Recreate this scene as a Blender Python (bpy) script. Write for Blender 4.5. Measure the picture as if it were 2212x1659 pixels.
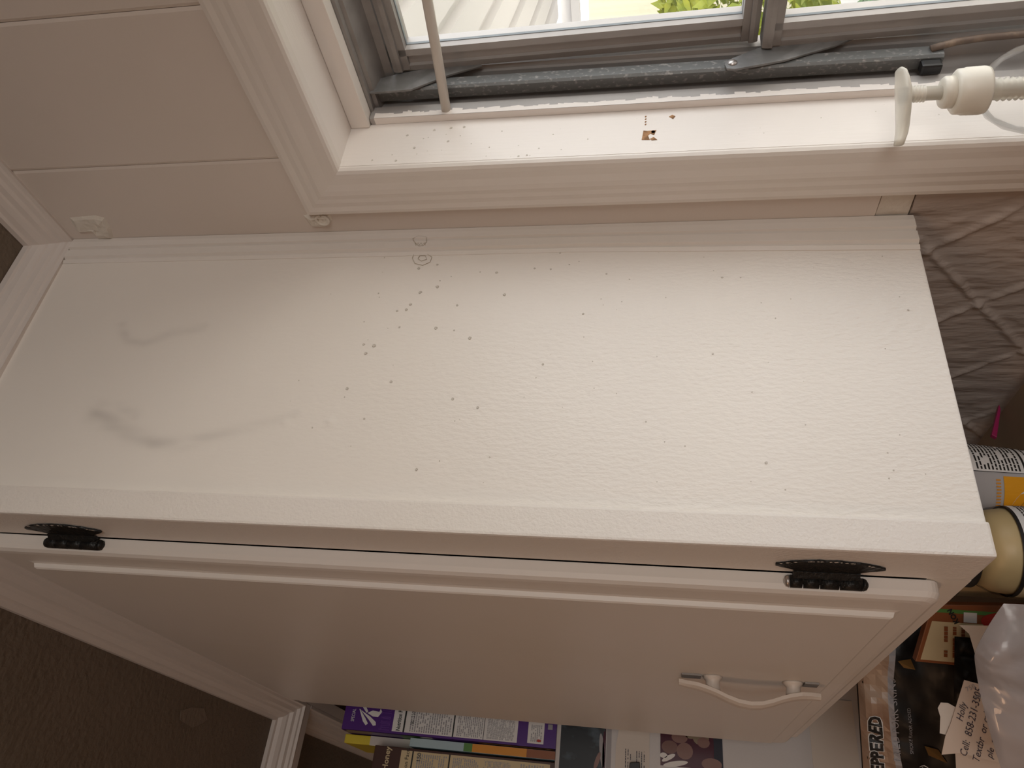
import bpy, bmesh, math, random
from mathutils import Vector, Matrix, noise
random.seed(7)
scn = bpy.context.scene
for o in list(bpy.data.objects): bpy.data.objects.remove(o)
C = scn.collection

# ------------------------------------------------------------------ camera
cam_d = bpy.data.cameras.new('camera'); cam = bpy.data.objects.new('camera', cam_d); C.objects.link(cam)
right = Vector((-0.14577368, 0.10240436, -0.98400375))
down = Vector((-0.53654001, -0.84383375, -0.00833213))
fwd = Vector((-0.83118882, 0.52674278, 0.17795279))
cam.matrix_world = Matrix(((right.x, -down.x, -fwd.x, 0.5400), (right.y, -down.y, -fwd.y, -0.5242), (right.z, -down.z, -fwd.z, 0.2327), (0, 0, 0, 1)))
cam_d.sensor_fit = 'HORIZONTAL'; cam_d.sensor_width = 36; cam_d.lens = 1637.69 / 2212 * 36
cam_d.clip_start = 0.02; cam_d.clip_end = 200
scn.camera = cam
scn.view_settings.view_transform = 'Standard'; scn.view_settings.look = 'None'
scn.view_settings.exposure = 0.0; scn.view_settings.gamma = 1.0
scn.view_settings.use_curve_mapping = False
scn.cycles.use_denoising = True
scn.cycles.max_bounces = 10; scn.cycles.diffuse_bounces = 6; scn.cycles.transparent_max_bounces = 12
scn.cycles.sample_clamp_indirect = 8
# ------------------------------------------------------------------ sky
w = bpy.data.worlds.new('sky'); scn.world = w; w.use_nodes = True
bg = w.node_tree.nodes['Background']; bg.inputs[0].default_value = (0.95, 0.97, 1.0, 1); bg.inputs[1].default_value = 3.05
# low morning sun on the garden side
sd = bpy.data.lights.new('sun', 'SUN'); sd.energy = 20; sd.angle = 0.03; sd.color = (1, .95, .85)
so = bpy.data.objects.new('sun', sd); C.objects.link(so); so.rotation_euler = (math.radians(-50), math.radians(-38), 0)
# the opening guides sky light into the room (portal, gives no light of its own)
pd = bpy.data.lights.new('window_portal', 'AREA'); pd.shape = 'RECTANGLE'; pd.size = .92; pd.size_y = .66
pd.cycles.is_portal = True
po = bpy.data.objects.new('window_portal', pd); C.objects.link(po); po.location = (.57, .16, .17); po.rotation_euler = (math.radians(-90), 0, 0)
# added warm fill light, unseen, under the ceiling behind the camera
ld = bpy.data.lights.new('fill_light', 'AREA'); ld.shape = 'DISK'; ld.size = .5; ld.energy = 7.8; ld.color = (1, .58, .33)
lo = bpy.data.objects.new('fill_light', ld); C.objects.link(lo); lo.location = (.6, -2.0, .86)

# daylight from the room's other window, on the right-hand wall
rd = bpy.data.lights.new('right_window_light', 'AREA'); rd.shape = 'RECTANGLE'; rd.size = .9; rd.size_y = 1.0; rd.energy = 13.6; rd.color = (1, .97, .92)
ro = bpy.data.objects.new('right_window_light', rd); C.objects.link(ro); ro.location = (2.15, -1.05, .2); ro.rotation_euler = (0, math.radians(90), 0)

# ------------------------------------------------------------------ materials
def mat(name, col, rough=.5, metal=0, bump=None, var=None, spec=.5, coat=0, stretch=(1, 1, 1), emit=None, alpha=1, trans=0):
    m = bpy.data.materials.new(name); m.use_nodes = True
    nt = m.node_tree; b = nt.nodes['Principled BSDF']
    b.inputs['Base Color'].default_value = (*col, 1); b.inputs['Roughness'].default_value = rough
    b.inputs['Metallic'].default_value = metal; b.inputs['Specular IOR Level'].default_value = spec
    b.inputs['Coat Weight'].default_value = coat
    tc = nt.nodes.new('ShaderNodeTexCoord'); mp = nt.nodes.new('ShaderNodeMapping'); mp.inputs['Scale'].default_value = stretch
    nt.links.new(tc.outputs['Object'], mp.inputs['Vector'])
    if bump:
        prev = None
        for (sc, st, dist) in bump:
            n = nt.nodes.new('ShaderNodeTexNoise'); n.inputs['Scale'].default_value = sc; n.inputs['Detail'].default_value = 3
            bp = nt.nodes.new('ShaderNodeBump'); bp.inputs['Strength'].default_value = st; bp.inputs['Distance'].default_value = dist
            nt.links.new(mp.outputs[0], n.inputs['Vector']); nt.links.new(n.outputs[0], bp.inputs['Height'])
            if prev: nt.links.new(prev.outputs[0], bp.inputs['Normal'])
            prev = bp
        nt.links.new(prev.outputs[0], b.inputs['Normal'])
    if var:
        sc, col2, lo_, hi_ = var
        n = nt.nodes.new('ShaderNodeTexNoise'); n.inputs['Scale'].default_value = sc; n.inputs['Detail'].default_value = 5
        r = nt.nodes.new('ShaderNodeMapRange'); r.inputs[1].default_value = lo_; r.inputs[2].default_value = hi_
        mx = nt.nodes.new('ShaderNodeMix'); mx.data_type = 'RGBA'
        mx.inputs[6].default_value = (*col, 1); mx.inputs[7].default_value = (*col2, 1)
        nt.links.new(mp.outputs[0], n.inputs['Vector']); nt.links.new(n.outputs[0], r.inputs[0])
        nt.links.new(r.outputs[0], mx.inputs[0]); nt.links.new(mx.outputs[2], b.inputs['Base Color'])
    if alpha < 1: b.inputs['Alpha'].default_value = alpha
    if trans: b.inputs['Transmission Weight'].default_value = trans
    return m
WHITE = (.80, .75, .71)
M = {}
M['paint'] = mat('white_gloss_paint', WHITE, .42, bump=[(380, .5, .0011), (60, .2, .0016)], var=(3, (.77, .72, .66), .35, .7), spec=.4)
M['paint_s'] = mat('smooth_white_paint', (.78, .73, .69), .4, bump=[(200, .08, .0006)], var=(4, (.75, .70, .64), .35, .7), spec=.4)
M['paint_v'] = mat('brushed_white_paint', WHITE, .4, bump=[(300, .3, .0007)], stretch=(1, 1, .12), spec=.4)
M['paint_h'] = mat('brushed_white_paint_head', WHITE, .4, bump=[(300, .3, .0007)], stretch=(.12, 1, 1), spec=.4)
M['wallp'] = mat('wall_board_paint', (.70, .63, .58), .45, bump=[(40, .12, .0015), (300, .1, .0005)], var=(3, (.67, .60, .54), .35, .7), spec=.35)
M['cream'] = mat('yellowed_board_paint', (.62, .55, .45), .45, bump=[(40, .12, .0015)], spec=.35)
M['crown'] = mat('crown_paint', (.72, .66, .62), .45, bump=[(80, .12, .001)], spec=.35)
M['putty'] = mat('dried_putty', (.70, .65, .58), .5, bump=[(90, .6, .003)])
M['chipwood'] = mat('bare_wood', (.42, .22, .10), .8, bump=[(300, .5, .001)], var=(120, (.2, .1, .04), .4, .6))
M['dark'] = mat('hole_shade', (.03, .025, .02), .8)
M['alu'] = mat('weathered_aluminium', (.42, .395, .38), .5, .35, bump=[(120, .15, .0006)], var=(25, (.38, .36, .345), .4, .75))
M['alu_dark'] = mat('darker_aluminium', (.33, .31, .295), .6, .3, bump=[(160, .3, .0008)], var=(50, (.26, .24, .23), .4, .75))  # darker, rougher aluminium for head, rails and small plates
M['galv'] = mat('galvanised_steel', (.17, .175, .175), .55, .4, bump=[(200, .3, .0008)], var=(340, (.36, .35, .335), .56, .70), stretch=(1, 1, .6))
M['arm'] = mat('grey_steel_arm', (.20, .20, .20), .55, .35, bump=[(90, .2, .001)], var=(70, (.28, .28, .28), .45, .7))
M['rivet'] = mat('rivet_metal', (.55, .52, .5), .35, .9, bump=[(400, .3, .0005)])
M['rust'] = mat('rusty_rod', (.20, .15, .12), .6, .4, var=(60, (.4, .3, .22), .5, .7))
M['rod'] = mat('cream_rod_enamel', (.62, .57, .51), .35, spec=.5)
M['gasket'] = mat('glazing_gasket', (.22, .25, .27), .6)
M['hinge'] = mat('black_painted_hinge', (.012, .012, .012), .45, .3, bump=[(250, .8, .002)], var=(120, (.03, .025, .02), .5, .7))
M['handle'] = mat('handle_paint', (.70, .62, .55), .45, bump=[(200, .2, .001)])
M['ceil'] = mat('brown_textured_ceiling', (.175, .135, .10), .7, bump=[(110, .8, .003)], var=(6, (.15, .115, .082), .35, .7))
M['wall2'] = mat('room_wall_paint', (.55, .45, .37), .7)
M['floorm'] = mat('vinyl_floor', (.30, .22, .16), .5, bump=[(20, .1, .001)])
M['fridge'] = mat('white_fridge_enamel', (.62, .60, .60), .35, bump=[(350, .2, .0005)])
M['black'] = mat('black_print', (.015, .014, .014), .5)
M['whitep'] = mat('white_print', (.80, .79, .78), .5)
M['greyp'] = mat('grey_print', (.35, .34, .36), .5)
M['ink'] = mat('ink', (.04, .03, .05), .6)
M['purple'] = mat('purple_card', (.085, .018, .22), .35)
M['purple2'] = mat('violet_card', (.17, .06, .34), .35)
M['yellow'] = mat('yellow_card', (.75, .60, .05), .4)
M['green'] = mat('green_print', (.10, .26, .06), .4)
M['brownc'] = mat('dark_brown_card', (.06, .022, .016), .4)
M['blue'] = mat('pale_blue_print', (.42, .56, .62), .4)
M['orange'] = mat('orange_print', (.72, .30, .03), .4)
M['rustc'] = mat('red_brown_print', (.28, .09, .03), .4)
M['cereal'] = mat('cereal_picture', (.5, .33, .18), .5, var=(120, (.2, .09, .03), .4, .6))
M['queso'] = mat('cheese_dip', (.60, .46, .24), .45)
M['glassjar'] = mat('jar_glass', (.75, .75, .70), .1, trans=1)
M['red'] = mat('red_print', (.45, .03, .02), .4)
M['creamp'] = mat('cream_print', (.66, .54, .33), .5)
M['cuporange'] = mat('cup_orange', (.85, .38, .015), .4)
M['cupwhite'] = mat('cup_white', (.62, .61, .63), .45)
M['noodle'] = mat('noodle_picture', (.62, .35, .10), .5, var=(90, (.35, .16, .04), .4, .6))
M['bagblack'] = mat('glossy_black_film', (.008, .007, .007), .42, bump=[(25, .3, .006)], spec=.35)
M['bagbeige'] = mat('beige_film', (.42, .30, .22), .35, bump=[(30, .4, .006)], var=(14, (.30, .18, .12), .4, .65))
M['gold'] = mat('gold_print', (.26, .15, .05), .3, .5)
M['note'] = mat('note_paper', (.66, .55, .47), .7, bump=[(40, .2, .002)])
M['paper'] = mat('white_paper', (.68, .62, .56), .7)
M['pink'] = mat('magenta_plastic', (.4, .02, .12), .4)
M['magnet'] = mat('black_magnet', (.01, .01, .011), .4)
M['navy'] = mat('navy_print', (.01, .012, .03), .5)
M['photodark'] = mat('dark_cloud_photo', (.006, .010, .016), .4, var=(38, (.07, .10, .13), .5, .72))
M['photomar'] = mat('maroon_photo', (.07, .012, .03), .25)
M['skin'] = mat('skin_print', (.24, .13, .11), .3)
M['skin2'] = mat('skin_shade_print', (.18, .09, .075), .3)
M['blond'] = mat('blond_print', (.26, .21, .14), .3)
M['shelf'] = mat('shelf_board', (.35, .26, .18), .6)
M['pump'] = mat('translucent_pump_plastic', (.93, .89, .80), .35, trans=.5)
M['pumpy'] = mat('yellowed_pump_plastic', (.80, .74, .52), .3, trans=.35)
M['cap'] = mat('cream_cap_plastic', (.90, .85, .75), .35, spec=.5, trans=.25)
M['siding'] = mat('cream_siding', (.50, .455, .33), .6)
M['roofw'] = mat('white_ribbed_roofing', (.52, .50, .49), .5)
M['ground'] = mat('concrete_yard', (.50, .48, .455), .8)
M['leaf'] = mat('yellow_green_leaf', (.20, .27, .05), .5, var=(9, (.40, .42, .04), .35, .65))
M['leafd'] = mat('grey_green_leaf', (.14, .24, .12), .5, var=(9, (.30, .28, .30), .45, .65))

def simple(name, build):
    m = bpy.data.materials.new(name); m.use_nodes = True; nt = m.node_tree
    for n in list(nt.nodes): nt.nodes.remove(n)
    out = nt.nodes.new('ShaderNodeOutputMaterial'); build(nt, out); return m
def b_glass(nt, out):
    t = nt.nodes.new('ShaderNodeBsdfTransparent'); t.inputs[0].default_value = (.95, .96, .95, 1)
    g = nt.nodes.new('ShaderNodeBsdfGlossy'); g.inputs['Roughness'].default_value = .03
    f = nt.nodes.new('ShaderNodeFresnel'); f.inputs[0].default_value = 1.45
    mx = nt.nodes.new('ShaderNodeMixShader')
    nt.links.new(f.outputs[0], mx.inputs[0]); nt.links.new(t.outputs[0], mx.inputs[1]); nt.links.new(g.outputs[0], mx.inputs[2]); nt.links.new(mx.outputs[0], out.inputs[0])
M['glass'] = simple('window_glass', b_glass)
def b_clear(nt, out):
    t = nt.nodes.new('ShaderNodeBsdfTransparent'); t.inputs[0].default_value = (.97, .97, .965, 1)
    g = nt.nodes.new('ShaderNodeBsdfGlossy'); g.inputs['Roughness'].default_value = .08
    f = nt.nodes.new('ShaderNodeLayerWeight'); f.inputs[0].default_value = .12
    mx = nt.nodes.new('ShaderNodeMixShader')
    ml = nt.nodes.new('ShaderNodeMath'); ml.operation = 'MULTIPLY'; ml.inputs[1].default_value = .55; nt.links.new(f.outputs['Fresnel'], ml.inputs[0]); nt.links.new(ml.outputs[0], mx.inputs[0]); nt.links.new(t.outputs[0], mx.inputs[1]); nt.links.new(g.outputs[0], mx.inputs[2]); nt.links.new(mx.outputs[0], out.inputs[0])
M['bottle'] = simple('clear_bottle_plastic', b_clear)
def b_film(nt, out):
    t = nt.nodes.new('ShaderNodeBsdfTransparent'); t.inputs[0].default_value = (.9, .88, .88, 1)
    p = nt.nodes.new('ShaderNodeBsdfPrincipled'); p.inputs['Base Color'].default_value = (.50, .46, .46, 1); p.inputs['Roughness'].default_value = .25
    p.inputs['Coat Weight'].default_value = .6
    n = nt.nodes.new('ShaderNodeTexNoise'); n.inputs['Scale'].default_value = 11; n.inputs['Detail'].default_value = 2; n.inputs['Distortion'].default_value = 1.6
    tc = nt.nodes.new('ShaderNodeTexCoord'); bp = nt.nodes.new('ShaderNodeBump'); bp.inputs['Strength'].default_value = .6; bp.inputs['Distance'].default_value = .012
    nt.links.new(tc.outputs['Object'], n.inputs['Vector']); nt.links.new(n.outputs[0], bp.inputs['Height']); nt.links.new(bp.outputs[0], p.inputs['Normal'])
    mx = nt.nodes.new('ShaderNodeMixShader'); mx.inputs[0].default_value = .62
    nt.links.new(t.outputs[0], mx.inputs[1]); nt.links.new(p.outputs[0], mx.inputs[2]); nt.links.new(mx.outputs[0], out.inputs[0])
M['film'] = simple('milky_plastic_film', b_film)
# cabinet side: gloss paint over coarse brushed primer, grey rub marks held in a mesh attribute
m = M['paint_side'] = mat('cabinet_side_paint', (.82, .77, .715), .4, spec=.4)
nt = m.node_tree; b = nt.nodes['Principled BSDF']
at = nt.nodes.new('ShaderNodeAttribute'); at.attribute_name = 'rub'
mx = nt.nodes.new('ShaderNodeMix'); mx.data_type = 'RGBA'; mx.inputs[6].default_value = (.82, .77, .715, 1); mx.inputs[7].default_value = (.40, .37, .34, 1)
nt.links.new(at.outputs['Fac'], mx.inputs[0]); nt.links.new(mx.outputs[2], b.inputs['Base Color'])
tc = nt.nodes.new('ShaderNodeTexCoord'); mp = nt.nodes.new('ShaderNodeMapping'); mp.inputs['Scale'].default_value = (1, 1, .45)
nt.links.new(tc.outputs['Object'], mp.inputs[0])
n1 = nt.nodes.new('ShaderNodeTexNoise'); n1.inputs['Scale'].default_value = 300; n1.inputs['Detail'].default_value = 3
n2 = nt.nodes.new('ShaderNodeTexNoise'); n2.inputs['Scale'].default_value = 7; n2.inputs['Detail'].default_value = 1
sx = nt.nodes.new('ShaderNodeSeparateXYZ'); nt.links.new(tc.outputs['Object'], sx.inputs[0])
gr = nt.nodes.new('ShaderNodeMapRange'); gr.inputs[1].default_value = .25; gr.inputs[2].default_value = -.3; gr.inputs[3].default_value = .08; gr.inputs[4].default_value = .75
nt.links.new(sx.outputs[2], gr.inputs[0])
mu = nt.nodes.new('ShaderNodeMath'); mu.operation = 'MULTIPLY'
nt.links.new(gr.outputs[0], mu.inputs[0]); nt.links.new(n2.outputs[0], mu.inputs[1])
bp = nt.nodes.new('ShaderNodeBump'); bp.inputs['Distance'].default_value = .0026
for a_, b_ in ((mp.outputs[0], n1.inputs[0]), (mp.outputs[0], n2.inputs[0]), (n1.outputs[0], bp.inputs['Height']), (mu.outputs[0], bp.inputs['Strength']), (bp.outputs[0], b.inputs['Normal'])):
    nt.links.new(a_, b_)
# wrinkled quilted plastic sheet
M['sheet'] = mat('wrinkled_plastic_sheet', (.50, .44, .405), .36, bump=[(26, .55, .010), (70, .5, .004)], stretch=(1.6, 1, .5), spec=.5)

# ------------------------------------------------------------------ mesh helpers (world coordinates in, local meshes out)
W = {}
def link(name, me, mats, parent, org, smooth=False):
    o = bpy.data.objects.new(name, me); C.objects.link(o)
    for m_ in (mats if isinstance(mats, (list, tuple)) else [mats]): me.materials.append(M[m_] if isinstance(m_, str) else m_)
    W[o] = org
    if parent: o.parent = parent; o.location = org - W[parent]
    else: o.location = org
    if smooth:
        for p in me.polygons: p.use_smooth = True
    return o
def mk(name, V, F, mats, parent=None, smooth=False, mi=None, bevel=0, org=None):
    V = [Vector(v) for v in V]
    if org is None:
        lo_ = [min(v[i] for v in V) for i in range(3)]; hi_ = [max(v[i] for v in V) for i in range(3)]
        org = Vector(((lo_[0] + hi_[0]) / 2, (lo_[1] + hi_[1]) / 2, (lo_[2] + hi_[2]) / 2 if parent else lo_[2]))
    me = bpy.data.meshes.new(name); me.from_pydata([v - org for v in V], [], F)
    if mi:
        for p, i in zip(me.polygons, mi): p.material_index = i
    bm = bmesh.new(); bm.from_mesh(me)
    if not mi or bevel: bmesh.ops.recalc_face_normals(bm, faces=bm.faces)
    if bevel: bmesh.ops.bevel(bm, geom=[e for e in bm.edges if len(e.link_faces) == 2 and e.calc_face_angle(0) > .6], offset=bevel, segments=2, affect='EDGES', profile=.6)
    bm.to_mesh(me); bm.free()
    return link(name, me, mats, parent, org, smooth)
BF = [(0, 1, 2, 3), (7, 6, 5, 4), (0, 4, 5, 1), (1, 5, 6, 2), (2, 6, 7, 3), (3, 7, 4, 0)]
def bx(x0, x1, y0, y1, z0, z1): return [(x0, y0, z0), (x1, y0, z0), (x1, y1, z0), (x0, y1, z0), (x0, y0, z1), (x1, y0, z1), (x1, y1, z1), (x0, y1, z1)]
def box(name, x0, x1, y0, y1, z0, z1, mt, parent=None, bevel=0, smooth=False):
    return mk(name, bx(x0, x1, y0, y1, z0, z1), BF, mt, parent, smooth, bevel=bevel)
def boxes(name, L_, mt, parent=None, bevel=0):
    V = []; F = []
    for b_ in L_:
        k = len(V); V += bx(*b_); F += [tuple(i + k for i in f) for f in BF]
    return mk(name, V, F, mt, parent, bevel=bevel)
def sweep(name, rings, mt, parent=None, closed=True, smooth=False, caps=True, bevel=0):
    n = len(rings[0]); V = [v for r in rings for v in r]; F = []
    for i in range(len(rings) - 1):
        for j in range(n if closed else n - 1):
            F.append((i * n + j, i * n + (j + 1) % n, (i + 1) * n + (j + 1) % n, (i + 1) * n + j))
    if caps: F += [tuple(range(n)), tuple(range((len(rings) - 1) * n, len(rings) * n))]
    return mk(name, V, F, mt, parent, smooth, bevel=bevel)
def tube(name, pts, r, mt, parent=None, n=16, smooth=True):
    pts = [Vector(p) for p in pts]; rings = []
    for i, p in enumerate(pts):
        d = (pts[min(i + 1, len(pts) - 1)] - pts[max(i - 1, 0)]).normalized()
        a = d.orthogonal().normalized() if i == 0 else (a - d * a.dot(d)).normalized()
        b_ = d.cross(a); rr = r[i] if isinstance(r, (list, tuple)) else r
        rings.append([p + (a * math.cos(t) + b_ * math.sin(t)) * rr for t in [2 * math.pi * k / n for k in range(n)]])
    return sweep(name, rings, mt, parent, smooth=smooth)
def lathe(name, cx, cy, prof, mt, parent=None, n=48, smooth=True, caps=True):
    return sweep(name, [[(cx + r * math.cos(2 * math.pi * k / n), cy + r * math.sin(2 * math.pi * k / n), z) for k in range(n)] for r, z in prof], mt, parent, smooth=smooth, caps=caps)
def plate(name, pts, nrm, th, mt, parent=None, bevel=0):
    nrm = Vector(nrm).normalized() * th; n = len(pts); P = [Vector(p) for p in pts]
    return sweep(name, [P, [p + nrm for p in P]], mt, parent, bevel=bevel)
def empty(name, loc, parent=None):
    o = bpy.data.objects.new(name, None); C.objects.link(o); o.empty_display_size = .02
    W[o] = Vector(loc); o.location = W[o] - (W[parent] if parent else Vector((0, 0, 0)))
    if parent: o.parent = parent
    return o
def tag(o, label, cat, group=None):
    o['label'] = label; o['category'] = cat
    if group: o['group'] = group
    return o
def thing(name, label, cat, loc, group=None): return tag(empty(name, loc), label, cat, group)
def struct(o): o['kind'] = 'structure'; return o

class Sheet:
    """flat print: polygons, fine print and lettering in 2D, mapped onto a surface"""
    def __init__(s): s.V = []; s.F = []; s.I = []
    def poly(s, pts, mi, h=.0004):
        k = len(s.V); s.V += [(x, y, h) for x, y in pts]; s.F.append(tuple(range(k, k + len(pts)))); s.I.append(mi)
    def rect(s, x0, y0, x1, y1, mi, h=.0004, nx=1):
        for i in range(nx):
            a = x0 + (x1 - x0) * i / nx; b_ = x0 + (x1 - x0) * (i + 1) / nx
            s.poly([(a, y0), (b_, y0), (b_, y1), (a, y1)], mi, h)
    def ell(s, cx, cy, rx, ry, mi, h=.0004, n=20, rot=0):
        c_, s_ = math.cos(rot), math.sin(rot)
        s.poly([(cx + rx * math.cos(t) * c_ - ry * math.sin(t) * s_, cy + rx * math.cos(t) * s_ + ry * math.sin(t) * c_) for t in [2 * math.pi * k / n for k in range(n)]], mi, h)
    def text(s, t, x, y, size, mi, h=.0008, rot=0, bold=0, shear=0, sx=1, align='LEFT'):
        cu = bpy.data.curves.new('t', 'FONT'); cu.body = t; cu.size = size; cu.shear = shear; cu.offset = bold; cu.align_x = align; cu.resolution_u = 2
        ob = bpy.data.objects.new('t', cu); me = bpy.data.meshes.new_from_object(ob)
        k = len(s.V); c_, s_ = math.cos(rot), math.sin(rot)
        for v in me.vertices:
            a, b_ = v.co.x * sx, v.co.y; s.V.append((x + a * c_ - b_ * s_, y + a * s_ + b_ * c_, h))
        for p in me.polygons: s.F.append(tuple(i + k for i in p.vertices)); s.I.append(mi)
        bpy.data.objects.remove(ob); bpy.data.curves.remove(cu); bpy.data.meshes.remove(me)
    def lines(s, x0, y0, x1, y1, n, mi, h=.0008, fill=.5, nx=1, gap=.85):
        st = (y1 - y0) / n
        for i in range(n):
            xx = x0
            while xx < x1:
                w_ = (x1 - x0) * random.uniform(.04, .16); e = min(xx + w_, x1)
                if random.random() < gap: s.rect(xx, y0 + st * i, e, y0 + st * (i + fill), mi, h, nx)
                xx = e + (x1 - x0) * .02
    def build(s, name, mapf, mats, parent=None): return mk(name, [mapf(*v) for v in s.V], s.F, mats, parent, mi=s.I)
def flat(o, r, u):
    o = Vector(o); r = Vector(r).normalized(); u = Vector(u).normalized(); n = r.cross(u)
    return lambda x, y, h: o + r * x + u * y + n * h
def leaning(o, yaw, lean, roll=0):
    """upright sheet whose left-to-right runs along yaw (degrees), leaning back, turned by roll in its own plane"""
    a = math.radians(yaw); r = Vector((math.cos(a), math.sin(a), 0)); n = Vector((math.sin(a), -math.cos(a), 0))
    l = math.radians(lean); u = Vector((0, 0, 1)) * math.cos(l) - n * math.sin(l)
    q = math.radians(roll); r2 = r * math.cos(q) + u * math.sin(q); u2 = u * math.cos(q) - r * math.sin(q)
    return flat(o, r2, u2)
def cyl(cx, cy, r0, r1, z0, z1, a0):
    """wraps print on a (tapered) round; x = arc length from facing angle a0, y = height above z0"""
    def f(x, y, h):
        r = r0 + (r1 - r0) * y / (z1 - z0); a = a0 + x / r0
        return Vector((cx + (r + h) * math.cos(a), cy + (r + h) * math.sin(a), z0 + y))
    return f

# ================================================================== THE SETTING
ZC = .9; XR = 2.2; XL = -1.6; YB = -2.8; ZF = -1.37
WX0, WX1, WZ0, WZ1 = .092, 1.05, -.165, .514       # window opening
def ringwall(x0, x1, z0, z1): pass
# window wall: backing with the opening, faced with vertical boards
wl = struct(boxes('wall_window', [(XL, WX0 - .002, .012, .13, ZF, ZC), (WX1, XR, .012, .13, ZF, ZC), (WX0 - .002, WX1, .012, .13, WZ1 + .004, ZC), (WX0 - .002, WX1, .012, .13, ZF, WZ0)], 'wallp'))
def board(x0, x1, z0, z1, mt='wallp'):
    g = .0003; b_ = .0010
    sec = [(x0 + g, .011), (x0 + g, b_), (x0 + g + .0028, 0), (x1 - g - .0028, 0), (x1 - g, b_), (x1 - g, .011)]
    sweep('board', [[(x, y, z0) for x, y in sec], [(x, y, z1) for x, y in sec]], mt, wl)
for x0, x1 in ((.0992, .2485), (.2485, .398), (.398, .548), (.548, .698), (.698, .848), (.848, .998), (.998, 1.148)): board(x0, x1, WZ1 + .006, ZC)
board(-.05, .0992, WZ1 + .006, ZC)
board(-.05, WX0 - .003, .0330, WZ1 + .006, 'wallp')
k = 1.148
while k < XR - .1: board(k, k + .15, ZF, ZC); k += .15
mk('filler_block', [(-.05, .002, .0029), (.033, .002, .0045), (.034, .002, .0315), (-.05, .002, .0325), (-.05, .010, .0029), (.033, .010, .0045), (.034, .010, .0315), (-.05, .010, .0325)], BF, 'putty', wl, bevel=.001)
# lumps of old putty on the wall boards
def lump(name, pts, h, mt, parent, ax='Y', base=0, seed=1):
    cx = sum(p[0] for p in pts) / len(pts); cz = sum(p[1] for p in pts) / len(pts); V = []; n = len(pts)
    random.seed(seed)
    for f, hh in ((1, 0), (.82, .8), (.5, 1.0), (.25, .7)):
        for (x, z) in pts:
            hx = h * hh * (1 if f == 1 else random.uniform(.6, 1.2)); q = (cx + (x - cx) * f, cz + (z - cz) * f)
            V.append((q[0], base - hx, q[1]) if ax == 'Y' else (base + hx, q[0], q[1]))
    F = [(i * n + j, i * n + (j + 1) % n, (i + 1) * n + (j + 1) % n, (i + 1) * n + j) for i in range(3) for j in range(n)] + [tuple(range(3 * n, 4 * n))]
    return mk(name, V, F, mt, parent, smooth=False)
lump('putty_lump', [(.035, .8389), (.037, .807), (.0333, .7981), (.0196, .8005), (.0021, .8075), (.0006, .8261), (.0136, .8258), (.0157, .8442)], .0035, 'putty', wl, seed=3)
lump('putty_lump', [(.027, .577), (.0307, .5582), (.0277, .5485), (.0193, .5486), (.0099, .5586), (.0118, .5745)], .004, 'putty', wl, seed=4)
tube('hardened_glue', [(.0225 + .0065 * math.cos(t), -.003, .5575 + .0065 * math.sin(t)) for t in [i * .5 for i in range(13)]], .0016, 'putty', wl, n=8)

# quilted plastic sheet under the cabinet
def sheet_h(x, z):
    u = ((x + .0477) * -.7508 + (z + .0257) * -.6606); v = ((x + .0477) * .6606 + (z + .0257) * -.7508)
    h = 0
    wob = noise.noise(Vector((x * 14, z * 14, 3))) * .0025
    for q in (u, v):
        d = (q + wob) - .111 * round((q + wob) / .111); h += .0032 * math.exp(-(d / .0036) ** 2) - .0016 * math.exp(-((abs(d) - .009) / .004) ** 2)
    h += .0022 * noise.noise(Vector((x * 60, z * 22, 0))) + .0016 * noise.noise(Vector((x * 140, z * 45, 5))) * (noise.noise(Vector((x * 20, z * 20, 9))) + .5)
    return h
nx, nz = 200, 180; x0, x1, z0, z1 = -.62, .036, -.40, .0025
V = []; F = []
for j in range(nz + 1):
    for i in range(nx + 1):
        x = x0 + (x1 - x0) * i / nx; z = z0 + (z1 - z0) * j / nz
        V.append((x, .004 - max(0, sheet_h(x, z)) - .0005, z))
for j in range(nz):
    for i in range(nx): k = j * (nx + 1) + i; F.append((k, k + 1, k + nx + 2, k + nx + 1))
sh = mk('quilted_wall_sheet', V, F, 'sheet', smooth=True)
tag(sh, 'wrinkled quilted plastic sheet lining the wall below the cabinet', 'wall covering')
boxes('backing', [(x0, x1, .0048, .0115, z0, z1)], 'sheet', sh)

# rest of the room
cl_ = struct(box('ceiling', XL, XR, YB, .13, ZC, ZC + .05, 'ceil'))
M['ceilmark'] = mat('scuffed_ceiling', (.20, .157, .12), .6, bump=[(120, .8, .003)])
plate('scuff_patch', [(-0.5614, -0.3935, 0.8995), (-0.5855, -0.385, 0.8995), (-0.6222, -0.3801, 0.8995), (-0.6426, -0.3933, 0.8995), (-0.623, -0.4036, 0.8995), (-0.606, -0.41, 0.8995), (-0.5664, -0.4053, 0.8995)], (0, 0, -1), .0006, 'ceilmark', cl_)
struct(box('floor', XL, XR, YB, .13, ZF - .05, ZF, 'floorm'))
struct(box('wall_back', XL, XR, YB - .05, YB, ZF, ZC, 'wall2'))
struct(box('wall_left', XL - .05, XL, YB, .13, ZF, ZC, 'wall2'))
struct(box('wall_right', XR, XR + .05, YB, .13, ZF, ZC, 'wall2'))

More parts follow.
